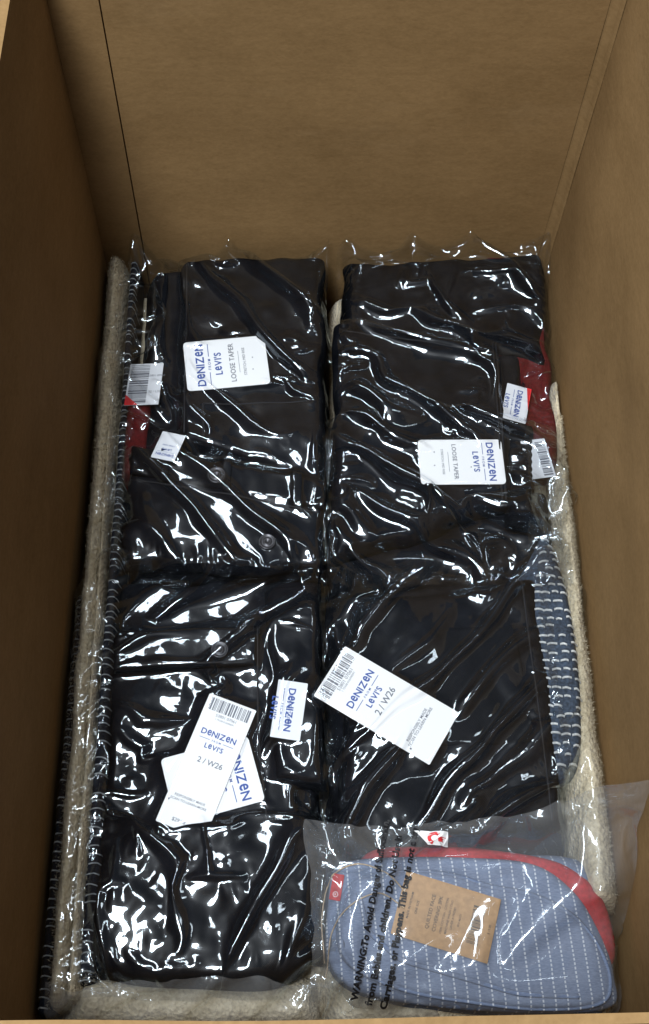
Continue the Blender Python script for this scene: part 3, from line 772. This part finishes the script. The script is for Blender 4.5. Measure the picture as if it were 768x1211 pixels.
film('plastic_bag', [(-0.180, 0.850), (0.036, 0.851), (0.034, 0.459), (-0.180, 0.459)], M_FILM, 'clear glossy plastic bag around the upper left jeans', 'clear bags around the black jeans', cz=[(0.04, 0.0, 0.022, 0.045), (0.5, 0.0, 0.016, 0.05), (1.0, 0.0, 0.018, 0.04), (0.0, 0.45, 0.004, 0.03)], seed=3, dirn=-55, slack=0.11, aniso=(0.9, 1.1), shear=-0.07)
film('plastic_bag', [(0.050, 0.851), (0.280, 0.851), (0.264, 0.440), (0.026, 0.440)], M_FILM, 'clear wrinkled plastic bag around the upper right jeans', 'clear bags around the black jeans', seed=14, dirn=30, slack=0.12, aniso=(0.9, 1.2), shear=-0.08, cz=[(1.0, 0.0, 0.030, 0.05), (0.35, 0.0, 0.024, 0.06), (0.62, 0.0, 0.026, 0.05), (0.04, 0.0, 0.016, 0.05), (0.0, 0.96, 0.012, 0.05), (1.0, 0.75, 0.010, 0.04)])

# ---- lower left
j3 = jeans('black jeans lower left carrying a long white price tag over a square card', (-0.07, 0.28, -0.06))
slab('folded_layer', [(-0.172, 0.458), (0.024, 0.458), (0.024, 0.106), (-0.165, 0.094)], -0.062, 0.022, M_DENIM, j3, 0.010, 0.002, 50)
slab('folded_layer', [(-0.170, 0.456), (0.024, 0.457), (0.018, 0.106), (-0.163, 0.096)], -0.041, 0.021, M_DENIM, j3, 0.009, 0.002, 51)
slab('leg_panel', [(-0.172, 0.392), (-0.030, 0.400), (0.018, 0.175), (-0.166, 0.180)], -0.021, 0.012, M_DENIM, j3, 0.006, 0.003, 52)
blob('leg_panel', [(-0.166, 0.190), (-0.14, 0.218), (-0.06, 0.226), (0.010, 0.228), (0.028, 0.205), (0.024, 0.150), (0.012, 0.106), (-0.018, 0.086), (-0.08, 0.086), (-0.14, 0.090), (-0.168, 0.104), (-0.172, 0.150)], -0.026, 0.025, M_DENIM, j3, 0.015, 0.0025, 53)
slab('waistband', [(-0.168, 0.396), (-0.034, 0.402), (-0.036, 0.362), (-0.168, 0.356)], -0.010, 0.006, M_DENIM2, j3, 0.003, 0.0008, 54)
slab('leg_panel', [(-0.028, 0.440), (0.020, 0.444), (0.026, 0.250), (-0.020, 0.255)], -0.021, 0.017, M_DENIM, j3, 0.007, 0.003, 55)
seam(j3, [(-0.165, 0.360), (-0.038, 0.366)]); seam(j3, [(-0.036, 0.40), (-0.034, 0.30), (-0.025, 0.22)])
button(j3, -0.0705, 0.376, 0.0085)
flasher(j3, (-0.0735, 0.2560), R(-74), 0.060, 0.080, lift=0.0008, tilt=(-0.01, -0.035))
size_label(j3, (-0.0060, 0.3180), R(-98), 0.054, 0.027, tilt=(0.0, -0.04))
price_tag(j3, (-0.0785, 0.2690), R(-20.5), 0.0455, 0.123, 21, True, lift=0.0012, tilt=(-0.045, -0.01))

# ---- lower right
j4 = jeans('plain black jeans lower right with one slanted price tag at their left edge', (0.14, 0.33, -0.06))
slab('folded_layer', [(0.028, 0.440), (0.232, 0.468), (0.240, 0.195), (0.028, 0.185)], -0.062, 0.024, M_DENIM, j4, 0.010, 0.002, 60)
slab('folded_layer', [(0.030, 0.438), (0.232, 0.466), (0.238, 0.200), (0.030, 0.190)], -0.039, 0.022, M_DENIM, j4, 0.009, 0.003, 61)
slab('leg_panel', [(0.060, 0.428), (0.230, 0.450), (0.238, 0.204), (0.034, 0.196)], -0.018, 0.018, M_DENIM, j4, 0.010, 0.003, 62)
slab('pocket_panel', [(0.10, 0.395), (0.205, 0.40), (0.215, 0.285), (0.11, 0.285)], -0.002, 0.0035, M_DENIM2, j4, 0.003, 0.0006, 63)
seam(j4, [(0.215, 0.445), (0.222, 0.21)])
price_tag(j4, (0.0815, 0.3215), R(58.5), 0.056, 0.119, 22, False, lift=0.001, tilt=(-0.02, 0.034))

film('plastic_bag', [(-0.178, 0.468), (0.024, 0.462), (0.034, 0.080), (-0.174, 0.074)], M_FILM, 'clear crumpled plastic bag around the lower left jeans', 'clear bags around the black jeans', cz=[(0.06, 0.0, 0.028, 0.06), (0.55, 0.0, 0.020, 0.05), (0.95, 0.0, 0.026, 0.05), (1.0, 0.9, 0.004, 0.05), (0.03, 1.0, -0.008, 0.05)], seed=25, dirn=60, slack=0.12, aniso=(0.8, 0.8), shear=0.10)
film('plastic_bag', [(0.024, 0.446), (0.236, 0.476), (0.247, 0.180), (0.024, 0.175)], M_FILM, 'clear shiny plastic bag around the lower right jeans', 'clear bags around the black jeans', cz=[(0.05, 0.0, 0.020, 0.05), (0.45, 0.0, 0.026, 0.05), (0.95, 0.0, 0.022, 0.05), (1.0, 0.55, 0.006, 0.05)], seed=36, dirn=35, slack=0.13, aniso=(0.8, 0.9), shear=0.12)

# film over the blankets
film('plastic_bag', [(-0.2150, 0.848), (-0.172, 0.848), (-0.168, 0.090), (-0.2150, 0.075)], M_FILM, 'long clear plastic bag over the fleece along the left wall', 'clear bags around the blankets', seed=47, slack=0.05, crump=0.004,  dirn=80)
film('plastic_bag', [(-0.208, 0.088), (0.10, 0.094), (0.12, 0.050), (-0.208, 0.050)], M_FILM_MID, 'cloudy plastic bag over the fleece along the front wall', 'clear bags around the blankets', seed=58, slack=0.09, ew=0.024,  dirn=10)
film('plastic_bag', [(0.232, 0.62), (0.2810, 0.62), (0.2812, 0.16), (0.232, 0.16)], M_FILM, 'narrow clear plastic bag over the woven blanket by the right wall', 'clear bags around the blankets', seed=69, slack=0.05, crump=0.004,  dirn=80)

# ================================================================== blue striped pouch
pz = 0.0
po = empty('striped_pouch', (0.15, 0.13, -0.04), 'blue pinstriped cloth pouch with red lining and brown kraft tag', 'pouch')
blob('back_layer', [(0.030, 0.100), (0.026, 0.150), (0.034, 0.186), (0.080, 0.196), (0.160, 0.196), (0.235, 0.196), (0.262, 0.180), (0.270, 0.140), (0.266, 0.085), (0.240, 0.064), (0.150, 0.068), (0.070, 0.078)], -0.045, 0.030, M_STRIPE, po, 0.012, 0.001, 70)
blob('red_lining', [(0.050, 0.150), (0.060, 0.194), (0.110, 0.202), (0.170, 0.198), (0.225, 0.188), (0.255, 0.168), (0.2665, 0.140), (0.2640, 0.105), (0.230, 0.095), (0.12, 0.10)], -0.022, 0.011, M_RED, po, 0.006, 0.001, 71)
blob('middle_layer', [(0.028, 0.105), (0.027, 0.150), (0.036, 0.182), (0.075, 0.190), (0.150, 0.190), (0.205, 0.184), (0.236, 0.162), (0.254, 0.130), (0.262, 0.095), (0.252, 0.070), (0.160, 0.068), (0.060, 0.080)], -0.014, 0.009, M_STRIPE, po, 0.006, 0.0015, 72)
fo, FL = blob('front_layer', [(0.040, 0.105), (0.034, 0.140), (0.046, 0.168), (0.080, 0.177), (0.125, 0.176), (0.165, 0.165), (0.200, 0.158), (0.232, 0.142), (0.252, 0.116), (0.258, 0.088), (0.246, 0.072), (0.200, 0.068), (0.150, 0.072), (0.085, 0.083)], -0.006, 0.008, M_STRIPE, po, 0.005, 0.0018, 73)
zz = g_get(FL[:, 0], FL[:, 1])
c0 = FL.mean(0)
link('binding', tube_mesh('binding', [(x+(c0[0]-x)*0.03, y+(c0[1]-y)*0.03, max(-0.002, k)+0.0012) for (x, y), k in zip(FL, zz)], lambda t: 0.0021+0.0003*math.sin(t*900), 7, True, 0.8), M_STRIPE, fo)
# a soft fold across the front
seamP = [(0.052, 0.160), (0.060, 0.128), (0.085, 0.106), (0.130, 0.094), (0.180, 0.080), (0.235, 0.078)]
A = []
for i in range(len(seamP)-1):
    for t in np.linspace(0, 1, 12)[:-1]: A.append((seamP[i][0]*(1-t)+seamP[i+1][0]*t, seamP[i][1]*(1-t)+seamP[i+1][1]*t))
A = blur2(np.array(A)[:, None, :].repeat(3, 1)[:, :, 0], 4)[:, 1], blur2(np.array(A)[:, None, :].repeat(3, 1)[:, :, 1], 4)[:, 1]
link('inner_fold', tube_mesh('inner_fold', [(x, y, float(g_get(np.array([x]), np.array([y]))[0])+0.0004) for x, y in zip(*A)], 0.0022, 7, False, 0.6), M_STRIPE, fo)
kt = Card('kraft_tag', po, (0.1245, 0.1395), 0.0525, 0.081, R(73), M_KRAFT, 0.0008, lift=0.001, tilt=(0.0, -0.03))
kt.barcode(-0.015, 0.015, -0.030, -0.020, 31, M_KRAFTINK)
kt.printing('lettering', [txt('QUILTED FACE', 0.0042, 0, 0.012, 0.01), txt('COVERING 3PK', 0.0042, 0, 0.006, 0.01)], M_KRAFTINK)
for s_, y_ in (('MADE IN VIETNAM', 0.030), ('ONE SIZE', 0.024), ('100% COTTON / COTON', 0.001), ('MACHINE WASH COLD', -0.003), ('LAVER A FROID', -0.0065), ('RN 46151', -0.012), ('$ 15.00', -0.037)):
    kt.printing('small_print', [txt(s_, 0.0026, 0, y_, 0.01)], M_KRAFTINK)
rt = Card('red_tab', po, (0.0345, 0.1640), 0.0095, 0.0215, R(-11), M_RED, 0.0006, th=0.0012, lift=0.002)
a = np.linspace(0, 2*math.pi, 25)
ring = [(0.0022*math.cos(t), -0.006+0.0022*math.sin(t), 0) for t in a[:-1]]+[(0.00185*math.cos(t), -0.006+0.00185*math.sin(t), 0) for t in a[:-1]]
rf = [[i, (i+1) % 24, 24+(i+1) % 24, 24+i] for i in range(24)]
link('trademark_ring', mesh_np('trademark_ring', rt.place(np.array(ring)), rf), M_TAG, rt.o, smooth=False)
rt.printing('lettering', [txt('R', 0.0024, 0, -0.0069, 0.0)], M_TAG)
def string(pts):
    P = spline_loop(pts+pts[::-1][1:-1], 160)[:80]
    z = g_get(P[:, 0], P[:, 1])
    return link('string', tube_mesh('string', [(p[0], p[1], k+0.0012) for p, k in zip(P, z)], 0.0006, 6), M_TWINE, po)
string([(0.092, 0.158), (0.075, 0.176), (0.052, 0.183), (0.030, 0.172), (0.022, 0.140), (0.024, 0.105)])
string([(0.090, 0.146), (0.070, 0.158), (0.045, 0.148), (0.030, 0.128), (0.026, 0.100), (0.024, 0.094)])

film('plastic_bag', [(0.014, 0.214), (0.280, 0.232), (0.281, 0.060), (0.014, 0.080)], M_FILM_HAZY, 'hazy plastic bag with black warning print around the striped pouch', None, seed=80, slack=0.05, crump=0.003, shear=0.03, fine=0.6, coarse=0.008, ew=0.03, cz=[(1.0, 0.0, 0.105, 0.10), (0.8, 0.0, 0.025, 0.05)], dirn=-30)
bag = [o for o in bpy.data.objects if o.get('label', '').startswith('hazy plastic bag')][0]
# warning print on that film
def printed(body, size, x, y, ang, name, mat):
    V, F = text_verts(body, size, 0.045, 1.04)
    me = mesh_np(name, V, F); bm = bmesh.new(); bm.from_mesh(me)
    bmesh.ops.triangulate(bm, faces=bm.faces); 
    for _ in range(2):
        es = [e for e in bm.edges if e.calc_length() > 0.0022]
        if es: bmesh.ops.subdivide_edges(bm, edges=es, cuts=1)
    c, s = math.cos(ang), math.sin(ang)
    for v in bm.verts:
        u, t = v.co.x, v.co.y; X = x+u*c-t*s; Y = y+u*s+t*c
        v.co = Vector((X, Y, float(g_get(np.array([X]), np.array([Y]))[0])+0.0012))
    bm.to_mesh(me); bm.free()
    return link(name, me, mat, bag, smooth=False)
printed('WARNING:To Avoid Danger of Suffocation,', 0.0077, 0.0500, 0.0760, R(78), 'warning_lettering', M_BLACKINK)
printed('from Babies and children. Do Not Use in', 0.0077, 0.0620, 0.0730, R(78), 'warning_lettering', M_BLACKINK)
printed('Carriages, or Playpens. This bag is not a toy', 0.0077, 0.0740, 0.0700, R(78), 'warning_lettering', M_BLACKINK)

# small white sticker with a red mark at the bag's top edge
def on_film(name, pts, faces, mat, parent, dz, cut=3):
    me = mesh_np(name, pts, faces); bm = bmesh.new(); bm.from_mesh(me); bmesh.ops.triangulate(bm, faces=bm.faces)
    for _ in range(cut):
        es = [e for e in bm.edges if e.calc_length() > 0.002]
        if es: bmesh.ops.subdivide_edges(bm, edges=es, cuts=1)
    for v in bm.verts: v.co.z = float(g_get(np.array([v.co.x]), np.array([v.co.y]))[0])+dz
    bm.to_mesh(me); bm.free()
    return link(name, me, mat, parent, smooth=False)
st = on_film('sticker', [(0.1000, 0.2075, 0), (0.1290, 0.2065, 0), (0.1300, 0.1965, 0), (0.1115, 0.1960, 0)], [[3, 2, 1, 0]], M_TAG, bag, 0.0014)
arc = [(0.1175+0.0065*math.cos(t), 0.2010+0.0050*math.sin(t), 0) for t in np.linspace(R(50), R(250), 12)]+[(0.1175+0.0035*math.cos(t), 0.2010+0.0025*math.sin(t), 0) for t in np.linspace(R(250), R(50), 12)]
on_film('red_mark', arc, [list(range(24))], M_REDINK, st, 0.0018)
on_film('red_mark', [(0.1200, 0.2025, 0), (0.1275, 0.2020, 0), (0.1255, 0.1985, 0), (0.1205, 0.1990, 0)], [[3, 2, 1, 0]], M_REDINK, st, 0.0018)

print('triangles', sum(len(o.data.loop_triangles) or len(o.data.polygons)*2 for o in bpy.data.objects if o.type == 'MESH'))
